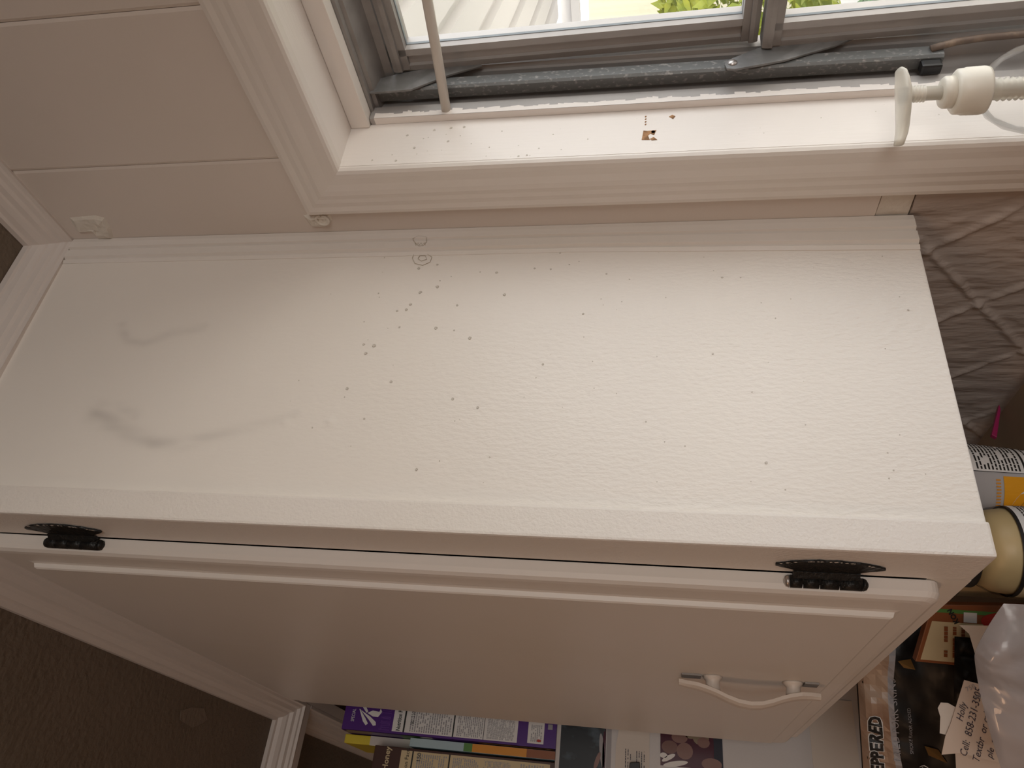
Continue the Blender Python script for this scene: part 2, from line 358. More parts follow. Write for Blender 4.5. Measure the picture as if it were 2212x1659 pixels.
# crown moulding: wall, cabinet side, cabinet front and on over the fridge, mitred
CP = [(0, .857), (.14, .8565), (.18, .861), (.28, .8625), (.34, .868), (.50, .8705), (.56, .877), (.66, .8785), (.80, .884), (.86, .891), (1, .8925), (1, .8995), (0, .8995)]
pw, ps, pf = .021, .016, .038; XH = -.903
A = [(XR, -pw * d, z) for d, z in CP]; B_ = [(ps * d if d else -.002, -pw * d, z) for d, z in CP]
Cc = [(ps * d + .005 if d else -.002, -.3205 - pf * d, z) for d, z in CP]; D_ = [(XH + pf * d, -.3205 - pf * d, z) for d, z in CP]; D2 = [(XH - .0225, -.3205 - pf * d, z) for d, z in CP]; E_ = [(XL, -.3205 - pf * d, z) for d, z in CP]
struct(sweep('trim_1', [A, B_], 'crown')); struct(sweep('trim_2', [B_, Cc], 'crown')); struct(sweep('trim_3', [Cc, D_], 'crown'))
struct(sweep('trim_4', [D2, E_], 'crown'))
# board the last crown runs on, above the fridge
struct(box('trim_5', XL, -.8135, -.32, -.300, .8572, ZC - .0005, 'crown'))
# header board running towards the room, crowned on its window side
struct(sweep('trim_6', [[(x, y - .0004, z) for x, y, z in D_], [(XH + pf * d, YB, z) for d, z in CP]], 'crown'))
struct(box('trim_8', XH - .0215, XH - .0004, YB, -.3210, .8572, ZC - .0005, 'crown'))

# ------------------------------------------------------------------ window
wn = struct(empty('window_1', (.57, 0, WZ0)))
CS = [(0, -.0004), (0, -.005), (.0015, -.0075), (.006, -.0086), (.012, -.0086), (.018, -.0100), (.0235, -.0104), (.029, -.0118), (.035, -.0122), (.043, -.0118), (.050, -.0124), (.0550, -.0124), (.0578, -.0108), (.0590, -.0080), (.0592, -.0004)]
x_o, z_o = .0330, .5685
def casing(name, f0, f1, mt): return sweep(name, [[f0(u, y) for u, y in CS], [f1(u, y) for u, y in CS]], mt, wn)
casing('casing', lambda u, y: (x_o + u, y, WZ0 - .03), lambda u, y: (x_o + u, y, z_o - u * .93), 'paint_s')
casing('casing', lambda u, y: (x_o + u, y, z_o - u * .93), lambda u, y: (1.109 - u, y, z_o - u * .93), 'paint_s')
casing('casing', lambda u, y: (1.109 - u, y, z_o - u * .93), lambda u, y: (1.109 - u, y, WZ0 - .03), 'paint_s')
# wooden reveal: left and right jambs, head, and the stool the bottle stands on
jl = box('jamb', WX0 - .0015, WX0 + .0003, -.006, .0500, WZ0, WZ1, 'paint_v', wn)
box('jamb', WX1 - .0003, WX1 + .0015, -.006, .0500, WZ0, WZ1, 'paint_v', wn)
box('head_jamb', WX0 - .001, WX1, -.006, .0470, WZ1, WZ1 + .003, 'paint_h', wn)
box('head_stop', WX0 + .0004, WX1 - .001, .0452, .0600, .4952, WZ1 - .0002, 'paint_s', wn, bevel=.0012)
box('stool', WX0 - .05, WX1 + .05, -.052, .0500, WZ0 - .022, WZ0, 'paint_s', wn, bevel=.004)
# aluminium frame, one extrusion per side
JP = [(.0925, .0502), (.0990, .0502), (.0992, .0660), (.0940, .0665), (.0940, .0975), (.1075, .0985), (.1080, .1015), (.1120, .1022), (.1120, .118), (.1000, .118), (.1000, .128), (.0925, .128)]
fr_ = sweep('frame_side', [[(x, y, WZ0) for x, y in JP], [(x, y, .4945) for x, y in JP]], 'alu', wn)
sweep('frame_side', [[(1.142 - x, y, WZ0) for x, y in JP], [(1.142 - x, y, .4945) for x, y in JP]], 'alu', wn)
# flaking white paint smeared on the inner edge of the frame
random.seed(11); V = []; F = []; zz = .49; 
while zz > WZ0:
    st = random.uniform(.004, .010); wv = random.uniform(.0045, .0075); k = len(V)
    V += [(.0996, .0500, zz), (.0996, .0500, zz - st), (.0996, .0502 + wv, zz - st), (.0996, .0502 + wv * random.uniform(.8, 1.2), zz)]; F.append((k, k + 1, k + 2, k + 3))
    V += [(.0925, .0497, zz), (.0925, .0497, zz - st), (.0996, .0497, zz - st), (.0996, .0497, zz)]; F.append((k + 4, k + 5, k + 6, k + 7)); zz -= st
mk('paint_smear', V, F, 'paint_v', wn)
HP = [(.0602, .4946), (.0610, .4925), (.0680, .4925), (.0690, .4890), (.0960, .4840), (.0965, .4760), (.1010, .4755), (.1020, .4990), (.128, .4990), (.128, WZ1), (.0602, WZ1)]
sweep('frame_head', [[(WX0 + .0006, y, z) for y, z in HP], [(WX1, y, z) for y, z in HP]], 'alu_dark', wn)
box('frame_sill', WX0, WX1, .0505, .128, WZ0, WZ0 + .018, 'alu', wn)

# sashes: tilt out at the bottom; side rails, top/bottom rails, glass
def sash(zt, zb, y0, tilt, x0, x1, rail_mt):
    s = empty('sash', ((x0 + x1) / 2, y0, zb), wn)
    sh_ = lambda z: y0 + tilt * (zt - z)
    PR = [(0, .006), (0, .0015), (.0060, 0), (.0068, .0035), (.0145, .0035), (.0160, .0), (.0225, .0), (.0235, .006), (.0235, .018), (0, .018)]
    a = lambda z: [(x0 + u, sh_(z) + y, z) for u, y in PR]
    sweep('side_rail', [a(zt), a(zb)], 'alu', s)
    a = lambda z: [(x1 - u, sh_(z) + y, z) for u, y in PR]
    sweep('side_rail', [a(zt), a(zb)], 'alu', s)
    PT = [(0, .006), (0, -.002), (.0045, -.0035), (.0085, -.0035), (.0088, .0), (.0155, .0), (.0160, .006), (.0160, .018), (0, .018)]
    xa = x0 + .002
    pt = [(y, zt - u) for u, y in PT]; sweep('top_rail', [[(x, sh_(z) + y, z) for y, z in pt] for x in (xa, x1 - .002)], rail_mt, s)
    pt = [(y - .001, zb + u * .9) for u, y in PT]; sweep('bottom_rail', [[(x, sh_(z) + y, z) for y, z in pt] for x in (xa, x1 - .002)], rail_mt, s)
    gx0, gx1, gz0, gz1 = x0 + .0228, x1 - .0228, zb + .0135, zt - .0155
    q = [(gx0 - .003, gz0 - .003), (gx1 + .003, gz0 - .003), (gx1 + .003, gz1 + .003), (gx0 - .003, gz1 + .003)]
    mk('glass_pane', [(x, sh_(z) + .009, z) for x, z in q], [(0, 1, 2, 3)], 'glass', s)
    g = .0012
    for b_ in ((gx0, gx0 + g, gz0, gz1), (gx0, gx1, gz0, gz0 + g), (gx0, gx1, gz1 - g, gz1)):
        mk('gasket', [(x, sh_(z) + yy, z) for yy in (.006, .009) for x, z in ((b_[0], b_[2]), (b_[1], b_[2]), (b_[1], b_[3]), (b_[0], b_[3]))], BF, 'gasket', s)
    return s
sash(.4725, .1420, .0935, .030, .1160, 1.026, 'alu_dark')
sash(.1390, -.1450, .0925, .034, .1160, 1.026, 'alu_dark')

# operator: channel bar, two link arms with rivets, bent rod and bracket
op = empty('operator', (.106, .078, 0), wn)
BP = [(.1000, .0735), (.1105, .0725), (.1125, .0745), (.1130, .0850), (.1115, .0862), (.1000, .0862)]
sweep('channel_bar', [[(x, y, z) for x, y in BP] for z in (.4965, .25, -.006)], 'galv', op)
def arm(pts, piv):
    P = [(.1138, y, z) for y, z in pts]; plate('link_arm', P, (1, 0, 0), .0022, 'arm', op, bevel=.0005)
    sweep('rivet', [[(.1158 + h, piv[0] + r * math.cos(t), piv[1] + r * math.sin(t)) for t in [2 * math.pi * k / 20 for k in range(20)]] for r, h in ((.0042, 0), (.0040, .0008), (.0028, .0018), (.0010, .0023))], 'rivet', op, smooth=True)
arm([(.0686, .4988), (.0783, .5), (.0841, .4952), (.0919, .4686), (.0987, .4328), (.0997, .3903), (.0961, .3885), (.0854, .4186), (.067, .4531), (.0662, .4788), (.0661, .4932)], (.0751, .4956 - .001))
arm([(.0743, .1706), (.078, .1693), (.082, .164), (.0918, .146), (.0994, .1315), (.1055, .0598), (.1014, .0588), (.0911, .0769), (.0748, .1211), (.0669, .1617), (.0683, .1689)], (.0755, .1640))
tube('crank_rod', [(.1135, .0800, .004), (.1150, .0815, -.004), (.1155, .0850, -.016), (.1160, .0870, -.035), (.1160, .0885, -.07), (.116, .0900, WZ0 + .02)], .0030, 'rust', op)
box('bracket', .1000, .1095, .0640, .0735, -.0045, .012, 'magnet', op, bevel=.002)
mk('end_clip', [(.1, .084, .512), (.112, .084, .508), (.112, .096, .506), (.1, .096, .51), (.1, .084, .500), (.112, .084, .500), (.112, .096, .498), (.1, .096, .498)], BF, 'alu_dark', op)

# paint drips, chips and the screw hole on the left jamb
def disc_ring(cy, cz, r, x):
    n = 9; ph = random.random() * 6; rr = [r * random.uniform(.8, 1.15) for _ in range(n)]; V = []
    for f, h in ((1, 0), (.8, .0005), (.55, .0003), (0.2, .0002)):
        V += [(x + h * min(1, r / .0015), cy + f * rr[k] * math.cos(ph + 2 * math.pi * k / n), cz + f * rr[k] * math.sin(ph + 2 * math.pi * k / n)) for k in range(n)]
    F = [(i * n + j, i * n + (j + 1) % n, (i + 1) * n + (j + 1) % n, (i + 1) * n + j) for i in range(3) for j in range(n)] + [tuple(range(3 * n, 4 * n))]
    return V, F
def specks(name, pts, x, mt, parent, seed, r0=.0007, r1=.0018, extra=0, area=None):
    random.seed(seed); V = []; F = []
    pts = [(p[0], p[1], random.uniform(r0, r1) * (1 - .5 * min(1, i / max(1, len(pts))))) for i, p in enumerate(pts)] + [(random.uniform(area[0], area[1]), random.uniform(area[2], area[3]), random.uniform(.0003, .0007)) for _ in range(extra)]
    for (y, z, r) in pts:
        v, f = disc_ring(y, z, r, x); k = len(V); V += v; F += [tuple(i + k for i in q) for q in f]
    o = mk(name, V, F, mt, parent); o['kind'] = 'stuff'; return o
M['speck'] = mat('paint_blister', (.58, .53, .47), .4, bump=[(500, .4, .0005)])
JS = [(.0322, .4558), (.0374, .4308), (.0394, .4151), (.0397, .4024), (.021, .415), (.0145, .4459), (.0065, .4656), (.0003, .4834), (-.0018, .4605), (-.0031, .3474), (-.0024, .3401), (.0163, .3927), (.0102, .3753), (.0278, .4046), (.0312, .3662), (.0232, .3187), (.0095, .4193), (-.0012, .3768), (.0108, .3488), (.0058, .3301), (.0148, .2874), (.0302, .3129), (.0266, .4392)]
specks('paint_blisters', JS, WX0 + .0002, 'speck', wn, 5, .0008, .0016, 25, (-.004, .042, .0, .45))
def chip(pts, mt='chipwood', th=.0003): plate('paint_chip', [(WX0 + .0003, y, z) for y, z in pts], (1, 0, 0), th, mt, wn)
chip([(.0102, .2408), (.0221, .2394), (.0213, .2362), (.0219, .2283), (.0154, .2303), (.018, .2334), (.0152, .2354), (.0097, .2338)])
chip([(.0387, .2175), (.0409, .2147), (.0389, .212), (.0353, .214)]); chip([(.0109, .2338), (.0131, .2306), (.0093, .2275), (.009, .2322)])
for y in (.040, .0365, .033, .0295): chip([(y, .2385), (y + .0016, .2378), (y + .0012, .2368), (y - .0004, .2374)])
sweep('screw_hole', [[(WX0 + .0007, .0197 + r * math.cos(t), .2311 + r * math.sin(t)) for t in [k * math.pi / 5 for k in range(10)]] for r in (.0017, .0001)], 'dark', wn)  # flat dark disc, the hole's shade put into its colour

# curtain rod
rod = tube('curtain_rod', [(.0935, .0570, .4212), (.16, .0570, .4160), (.6, .0565, .385), (1.047, .057, .353)], .0045, 'rod', n=20)
tag(rod, 'thin cream enamelled curtain rod spanning the inside of the window', 'curtain rod')

# ================================================================== THE CABINET
cab = thing('wall_cabinet', 'white painted wall cabinet hung beside the window under the ceiling', 'cabinet', (-.40, -.16, 0))
S1 = [(-.2179, .7334), (-.2269, .7151), (-.2398, .691), (-.2471, .665), (-.2463, .6337), (-.2363, .6014), (-.2268, .5691), (-.2154, .5374)]
S2 = [(-.1179, .7504), (-.135, .7366), (-.1389, .7174), (-.1267, .692), (-.1202, .6596)]; S3 = [(-.2112, .7147), (-.2197, .6945)]
def segd(p, pts):
    best = 9; arc = 0
    for i in range(len(pts) - 1):
        a = Vector(pts[i]); d = Vector(pts[i + 1]) - a; t = max(0, min(1, (p - a).dot(d) / d.dot(d))); q = (p - (a + d * t)).length
        if q < best: best = q; arc = (i + t) / (len(pts) - 1)
    return best, arc
ny, nz = 120, 290; py0, py1, pz0, pz1 = -.2935, -.0300, .0012, .8990
V = []; F = []; rub = []
for j in range(nz + 1):
    for i in range(ny + 1):
        y = py0 + (py1 - py0) * i / ny; z = pz0 + (pz1 - pz0) * j / nz; h = 0
        for (by, bz) in ((-.2235, .546), (-.2227, .5041)): h += .0016 * math.exp(-(((y - by) / .0035) ** 2 + ((z - bz) / .003) ** 2))
        h += .0006 * noise.noise(Vector((y * 8, z * 5, 0)))
        V.append((.0006 + h - .0006, y, z)); p = Vector((y, z)); r = 0
        nn = .5 + .5 * noise.noise(Vector((y * 120, z * 40, 1)))
        if z > .5:
            d, a = segd(p, S1); r = max(r, (.62 - .35 * a) * math.exp(-(d / (.010 - .006 * a)) ** 2) * nn)
            d, a = segd(p, S2); r = max(r, .35 * math.exp(-(d / .005) ** 2) * nn)
            d, a = segd(p, S3); r = max(r, .30 * math.exp(-(d / .006) ** 2) * nn)
        rub.append(r)
for j in range(nz):
    for i in range(ny): k = j * (ny + 1) + i; F.append((k, k + 1, k + ny + 2, k + ny + 1))
sp = mk('side_panel', V, F, 'paint_side', cab, smooth=True)
ca = sp.data.attributes.new('rub', 'FLOAT', 'POINT')
for i, r in enumerate(rub): ca.data[i].value = r
box('side_panel_core', -.018, -.0012, -.2935, -.0006, 0, .8990, 'paint_s', cab)
SP = [(-.0005, -.0004), (.0030, -.0004), (.0042, -.006), (.0042, -.0130), (.0006, -.0148), (.0034, -.0168), (.0038, -.0258), (.0003, -.0278), (.0022, -.0298), (.0008, -.0335), (-.0005, -.0335)]
sweep('scribe_moulding', [[(x, y * (1.18 if z < .1 else 1), z) for x, y in SP] for z in (.0005, .30, .856)], 'paint_s', cab)
box('bottom_board', -.81, -.0185, -.2935, -.0006, 0.006, .018, 'paint_s', cab)
box('left_side', -.812, -.794, -.2935, -.0006, 0, .899, 'paint_s', cab)
box('back_board', -.793, -.0185, -.010, -.0010, .0185, .899, 'paint_s', cab)
# face frame: stiles and rails
def stile(x0, x1): return box('stile', x0, x1, -.3200, -.2940, 0, .899, 'paint', cab, bevel=.0022)
stile(-.046, .0048); stile(-.812, -.772)
box('rail', -.772, -.046, -.3195, -.2945, 0, .030, 'paint_s', cab); box('rail', -.772, -.046, -.3195, -.2945, .825, .899, 'paint_s', cab)
# lipped doors with a raised field
def door(x0, x1, r0, r1, lx0, lx1):
    d = empty('door', ((x0 + x1) / 2, -.32, .02), cab)
    z0, z1 = .020, .838
    def rr(x0, x1, z0, z1, rl, rh, n=5):
        P = []
        for cx, cz, a0, r in ((x1 - rh, z0 + rh, -90, rh), (x1 - rh, z1 - rh, 0, rh), (x0 + rl, z1 - rl, 90, rl), (x0 + rl, z0 + rl, 180, rl)):
            if r == 0: P += [(cx, cz)] * (n + 1)
            else: P += [(cx + r * math.cos(math.radians(a0 + 90 * k / n)), cz + r * math.sin(math.radians(a0 + 90 * k / n))) for k in range(n + 1)]
        return P
    rl, rh = (.0, .010) if r1 else (.010, .0)
    R = []
    for dlt, y in ((0, -.3201), (0, -.3285), (.0018, -.3325), (.0055, -.3345), (.010, -.3350)):
        a = dlt if r0 else 0; b_ = dlt if r1 else 0
        R.append([(x, y, z) for x, z in rr(x0 + a, x1 - b_, z0 + dlt, z1 - dlt, max(rl - 0, 0.0), max(rh - 0, 0.0))])
    sweep('door_slab', R, 'paint_s', d, smooth=False)
    R = []
    for dlt, y in ((-.004, -.3351), (0, -.3358), (.0012, -.3395), (.0030, -.3405)):
        R.append([(x, y, z) for x, z in ((lx0 + (dlt if r0 else 0), .046 + dlt), (lx1 - (dlt if r1 else 0), .046 + dlt), (lx1 - (dlt if r1 else 0), .803 - dlt), (lx0 + (dlt if r0 else 0), .803 - dlt))])
    sweep('raised_field', R, 'paint_s', d)
    return d
d1 = door(-.34495, -.0475, False, True, -.34495, -.0800)
d2 = door(-.7850, -.34505, True, False, -.7520, -.34505)
def hinge(zc, flip, parent, seed):
    h = empty('hinge', (-.05, -.325, zc), cab); random.seed(seed)
    L = .038; pts = []
    N = 16
    for k in range(N + 1):
        t = -1 + 2 * k / N; pts.append((-.0150 - .0100 * abs(t) ** 2.2 + random.uniform(-.0008, .0008), zc + t * L))
    for k in range(N + 1):
        t = 1 - 2 * k / N; pts.append(((-.0400 if abs(t) < .62 else -.0350 + .0070 * (abs(t) - .62) / .38) + random.uniform(-.0008, .0008), zc + t * L))
    plate('frame_leaf', [(x, -.3203, z) for x, z in pts], (0, -1, 0), .0016, 'hinge', h)
    # wrap-around neck and three knuckles
    mk('neck', [(x, y, z) for z in (zc - .0235, zc + .0235) for x, y in ((-.0375, -.3206), (-.0375, -.3222), (-.0405, -.3250), (-.0455, -.3290), (-.0470, -.3255), (-.0440, -.3206))],
       [(0, 1, 2, 3, 4, 5), (11, 10, 9, 8, 7, 6)] + [(i, (i + 1) % 6, (i + 1) % 6 + 6, i + 6) for i in range(6)], 'hinge', h)
    ks = [-.026, -.0095, .0045, .0165, .026]
    for a, b_ in zip(ks[:-1], ks[1:]):
        tube('knuckle', [(-.0462, -.3268, zc + a + .0006), (-.0462, -.3268, zc + b_ - .0006)], .0048, 'hinge', h, n=14)
    for s_, mt in ((-1, 'hinge'), (1, 'rivet' if flip else 'hinge')):
        tube('finial', [(-.0462, -.3268, zc + s_ * .0262), (-.0462, -.3268, zc + s_ * .0285), (-.0462, -.3268, zc + s_ * .0300)], [.0048, .0040, .0015], mt, h, n=14)
    # cracked white paint still clinging along the leaf
    V = []; F = []
    for k in range(22):
        z = zc + random.uniform(-.036, .036); x = -.0146 - .0100 * abs((z - zc) / L) ** 2.2; k0 = len(V); a = random.uniform(.0012, .004)
        V += [(x, -.3221, z), (x + .0012, -.3221, z + a * .4), (x + .0004, -.3221, z + a), (x - .0008, -.3221, z + a * .6)]; F.append((k0, k0 + 1, k0 + 2, k0 + 3))
    mk('paint_flakes', V, F, 'paint_s', h)['kind'] = 'stuff'
hinge(.1015, True, cab, 3); hinge(.7400, False, cab, 9)
# bowed pull handle on two posts
path = [(.199, -.3485), (.190, -.3505), (.180, -.3520), (.170, -.3545), (.160, -.3578), (.150, -.3620), (.139, -.3655), (.127, -.3670), (.116, -.3660), (.105, -.3628), (.096, -.3592), (.086, -.3560), (.076, -.3540), (.066, -.3532), (.057, -.3530)]
R = []
for i, (z, y) in enumerate(path):
    wd = .0105 if 1 < i < len(path) - 2 else (.0080 if i in (1, len(path) - 2) else .005)
    R.append([(-.326 + a * wd, y + b_, z) for a, b_ in ((-1, .0024), (-1, -.0012), (-.5, -.0032), (.5, -.0032), (1, -.0012), (1, .0024), (.5, .0032), (-.5, .0032))])
sweep('handle', R, 'handle', d1, smooth=False)
for zc in (.164, .083):
    tube('handle_post', [(-.326, -.3408, zc), (-.326, -.3430, zc), (-.326, -.3460, zc), (-.326, -.3545, zc)], [.0105, .0092, .0070, .0080], 'handle', d1, n=18)
box('handle_plate', -.334, -.318, -.3425, -.3407, .058, .072, 'alu_dark', d1); box('handle_plate', -.334, -.318, -.3425, -.3407, .176, .196, 'alu_dark', d1)
# blisters and stray marks on the side panel, glue rings by the wall
SK = [(-.1403, .4911), (-.1418, .4809), (-.1506, .4871), (-.0498, .4542), (-.0455, .4362), (-.0734, .4317), (-.0799, .4476), (-.0943, .4546), (-.1004, .4576), (-.1019, .4664), (-.0803, .4891), (-.096, .409), (-.1978, .3983), (-.1249, .4078), (-.1222, .4253), (-.1209, .4605), (-.2189, .4737), (-.2285, .5188), (-.1337, .3919), (-.1809, .4569), (-.1886, .4962), (-.0569, .3761), (-.0488, .3074), (-.0541, .3245), (-.0526, .34), (-.0559, .3924), (-.084, .3655), (-.0341, .3171), (-.035, .4921), (-.2652, .4187), (-.2526, .3593), (-.2062, .3753), (-.107, .2913), (-.1616, .3232), (-.1506, .1802), (-.1059, .0208), (-.1136, .1272), (-.2174, .1129), (-.2512, .1446), (-.068, .1533), (-.0676, .1692), (-.068, .2511), (-.0609, .2723)]
specks('paint_blisters', SK, .0003, 'speck', cab, 21, .0010, .0022, 60, (-.28, -.035, .02, .55))
M['ringm'] = mat('dried_glue_stain', (.48, .42, .34), .6)
def ring(pts, x, name='glue_ring'):
    tube(name, [(x, y, z) for y, z in pts + pts[:1]], .0003, 'ringm', cab, n=6)
ring([(-.014, .4658), (-.0104, .4602), (-.012, .4523), (-.0188, .4507), (-.0236, .4532), (-.0241, .4578), (-.0178, .4637)], .0040)
ring([(-.0305, .4620), (-.0295, .4520), (-.0361, .4431), (-.0426, .4439), (-.0466, .4507), (-.044, .459), (-.037, .463)], .0010)
ring([(-.034, .4560), (-.034, .450), (-.039, .448), (-.041, .453), (-.038, .457)], .0010)
tube('glue_ring', [(.0035, -.0195 - .0035 * (k % 2), .4625 - .0016 * k) for k in range(8)], .0005, 'ringm', cab, n=6)

# ================================================================== FRIDGE and what is on it
fr = thing('refrigerator', 'white refrigerator standing left of the wall cabinet', 'refrigerator', (-1.2, -.33, ZF))
box('body', -1.54, -.85, -.62, -.02, ZF + .06, .3820, 'fridge', fr, bevel=.006)
box('fridge_door', -1.54, -.85, -.69, -.625, ZF + .08, .3820, 'fridge', fr, bevel=.01)
box('plinth', -1.52, -.87, -.60, -.05, ZF + .001, ZF + .0595, 'magnet', fr)
RS = lambda y0, z0, eps=.0006: flat((-.85 + eps, y0, z0), (0, 1, 0), (0, 0, 1))
def panel(name, w_, h_, mapf, mt, parent=None, th=.0006):
    return mk(name, [mapf(x, y, t) for t in (0, th) for x, y in ((0, 0), (w_, 0), (w_, h_), (0, h_))], BF, mt, parent)
# photo of dark clouds with a figure
mf = RS(-.412, .2985); t = tag(panel('photograph', .0886, .0755, mf, 'photodark', None), 'dark cloudy photograph with a person at its edge, topmost on the fridge side', 'photograph', 'photographs on the fridge side')
s = Sheet(); s.ell(.052, .006, .026, .004, 2, .0009, rot=.1); s.ell(.036, .013, .014, .0035, 0, .0010, rot=-.3); s.ell(.052, .0030, .030, .0022, 1, .0009)
s.rect(0, 0, .0886, .0012, 3, .0008); s.build('print', mf, ['skin', 'photomar', 'greyp', 'photomar'], t)
mf = RS(-.386, .2895); tag(panel('photo_strip', .0640, .0075, mf, 'greyp'), 'narrow grey strip right below the cloudy photograph', 'paper strip')
# curling note
mf = RS(-.400, .2270); V = []; F = []
for j in range(9):
    for i in range(9):
        x = .082 * i / 8; y = .055 * j / 8 * (1 - .12 * max(0, i - 4) / 4); V.append(mf(x + .006 * j / 8, y, .001 + .004 * max(0, i - 5) / 3 * (j / 8)))
for j in range(8):
    for i in range(8): F.append((j * 9 + i, j * 9 + i + 1, j * 9 + i + 10, j * 9 + i + 9))
t = tag(mk('paper_note', V, F, 'paper', smooth=True), 'curling white paper note between the two photographs', 'paper')
s = Sheet()
for k in range(3): s.lines(.018, .030 + k * .004, .046, .0315 + k * .004, 1, 0, .0014, fill=.8)
for k in range(4): s.lines(.012, .008 + k * .004, .044, .0095 + k * .004, 1, 0, .0014, fill=.8)
s.build('print', mf, ['ink'], t)
mf = RS(-.425, .2385, .0075); t = mk('magnet_clip', [mf(x, y, h) for h in (0, .006) for x, y in ((0, 0), (.052, .004), (.050, .020), (.006, .024))], BF, 'magnet', bevel=.001)
tag(t, 'black magnet holding the curling note on the fridge side', 'magnet')
# photo of children
mf = RS(-.3735, .1105); t = tag(panel('photograph', .0600, .0990, mf, 'photomar'), 'maroon snapshot of small children, lower on the fridge side', 'photograph', 'photographs on the fridge side')
s = Sheet()
s.rect(.0, .0, .06, .014, 5, .0008); s.ell(.044, .068, .009, .013, 0, .0010); s.ell(.046, .034, .0115, .013, 2, .0009); s.ell(.039, .030, .008, .010, 0, .0011)
s.ell(.024, .060, .0125, .013, 0, .0011); s.ell(.050, .050, .007, .010, 2, .0010); s.ell(.028, .084, .010, .013, 1, .0010); s.ell(.008, .018, .009, .016, 0, .0011); s.ell(.004, .075, .004, .020, 3, .0012, rot=.2); s.ell(.012, .086, .0035, .012, 3, .0012, rot=.5); s.ell(.015, .094, .004, .006, 3, .0012)
s.build('print', mf, ['skin', 'skin2', 'blond', 'whitep', 'purple', 'navy'], t)
tag(panel('paper_sheet', .148, .070, RS(-.40, -.0975), 'paper'), 'plain pale paper sheet at the foot of the visible fridge side', 'paper')

# cereal boxes standing on the fridge
def carton(name, label, x0, x1, y0, y1, z0, z1, side, cat='cereal box', group=None, bev=.001):
    t = thing(name, label, cat, ((x0 + x1) / 2, (y0 + y1) / 2, z0), group)
    box('carton', x0, x1, y0, y1, z0, z1, side, t, bevel=bev); return t
ZB = .3828
t = carton('cereal_box', 'purple cereal box with nutrition panel, standing on the fridge behind the brown one', -1.07, -.8700, -.3620, -.2980, ZB, .768, 'purple', group='cereal boxes on the fridge')
mf0 = flat((-.8698, -.3620, ZB), (0, 1, 0), (0, 0, 1)); mf = lambda x, y, h: mf0(x * .70 + .001, y + (.011 if y > .3 else 0), h); s = Sheet()
s.rect(.004, .068, .060, .292, 0); s.rect(.004, .180, .060, .1825, 1, .0009); s.rect(.004, .269, .060, .272, 1, .0009); s.rect(.004, .1265, .060, .1275, 1, .0009)
for z0_, z1_, n in ((.074, .122, 26), (.130, .176, 14), (.186, .262, 18)): s.lines(.007, z0_, .056, z1_, n, 2, .0010, fill=.5)
s.text('Nutrition Facts', .006, .2775, .0105, 1, .0010, bold=.0002); s.text('180  220', .020, .2535, .0095, 1, .0011)
s.rect(.006, .022, .055, .050, 0); s.lines(.010, .026, .048, .046, 6, 2, .0010); s.ell(.013, .030, .003, .004, 5, .0011); s.rect(.040, .008, .052, .016, 2)
s.text('SPECIAL', .018, .3535, .0085, 0, .0008)
# the big white K: three brush strokes
KF = lambda P: [((x - .001) / .70, y - .011) for x, y in P]
for P in ([(.053, .3666), (.0537, .357), (.0323, .3409), (.0297, .3439)], [(.0298, .3422), (.0345, .3327), (.0332, .3202), (.0387, .3187), (.0336, .315), (.0246, .321), (.0246, .3306)],
          [(.0348, .3582), (.0155, .3478), (.0092, .3412), (.0125, .3376), (.0205, .3437), (.0356, .3575)], [(.0356, .3575), (.0187, .3372), (.0095, .3275), (.0107, .3225), (.016, .3236), (.0242, .3357), (.0335, .3544)]):
    s.poly(KF(P), 0, .0009)
s.text('Fruit & Yogurt', .004, .2970, .0120, 3, .0009)
s.build('side_print', mf, ['whitep', 'black', 'greyp', 'purple2', 'green', 'red'], t)
mf = flat((-.8700, -.3622, ZB), (-1, 0, 0), (0, 0, 1)); mf2 = lambda x, y, h: Vector((-.87 - x, -.3622 - h, ZB + y)); s = Sheet()
s.rect(.0, .22, .2, .385, 0); s.rect(0, .001, .2, .22, 1); s.poly([(.0, .240), (.07, .240), (.07, .285), (.0, .275)], 2, .0007); s.rect(0, .218, .07, .242, 4, .0007); s.poly([(0, .004), (.2, .004), (.2, .125), (.06, .130), (0, .135)], 3, .0007)
s.build('front_print', mf2, ['purple', 'purple2', 'green', 'cereal', 'whitep'], t)
t = carton('snack_box', 'small box with pale blue, green and orange front between the two cereal boxes', -1.06, -.8745, -.3790, -.3650, ZB, .640, 'blue', 'box')
mf = flat((-.8743, -.3790, ZB), (0, 1, 0), (0, 0, 1)); s = Sheet(); s.rect(.0005, .001, .0135, .050, 0); s.rect(.0005, .050, .0135, .145, 1); s.rect(.0005, .145, .0135, .160, 2)
s.build('side_print', mf, ['rustc', 'orange', 'green'], t)
t = carton('cereal_box', 'dark brown honey cereal box with nutrition panel, nearest on the fridge', -1.07, -.8700, -.4450, -.3825, ZB, .700, 'brownc', group='cereal boxes on the fridge')
mf = flat((-.8698, -.4450, ZB), (0, 1, 0), (0, 0, 1)); s = Sheet()
s.rect(.003, .008, .0585, .268, 0); s.rect(.003, .180, .0585, .1825, 1, .0009); s.rect(.003, .2455, .0585, .248, 1, .0009)
for z0_, z1_, n in ((.014, .060, 10), (.075, .122, 20), (.130, .176, 14), (.186, .240, 14)): s.lines(.006, z0_, .055, z1_, n, 2, .0010, fill=.5)
s.text('Nutrition Facts', .005, .2535, .0095, 1, .0010); s.text('150', .042, .232, .010, 1, .0011); s.text('& Honey', .0115, .288, .014, 3, .0010, bold=.0003)
s.build('side_print', mf, ['creamp', 'black', 'greyp', 'creamp'], t)
t = carton('yellow_box', 'yellow topped packet behind the purple cereal box', -1.05, -.9150, -.3795, -.3640, .641, .775, 'yellow', 'box', bev=.002)
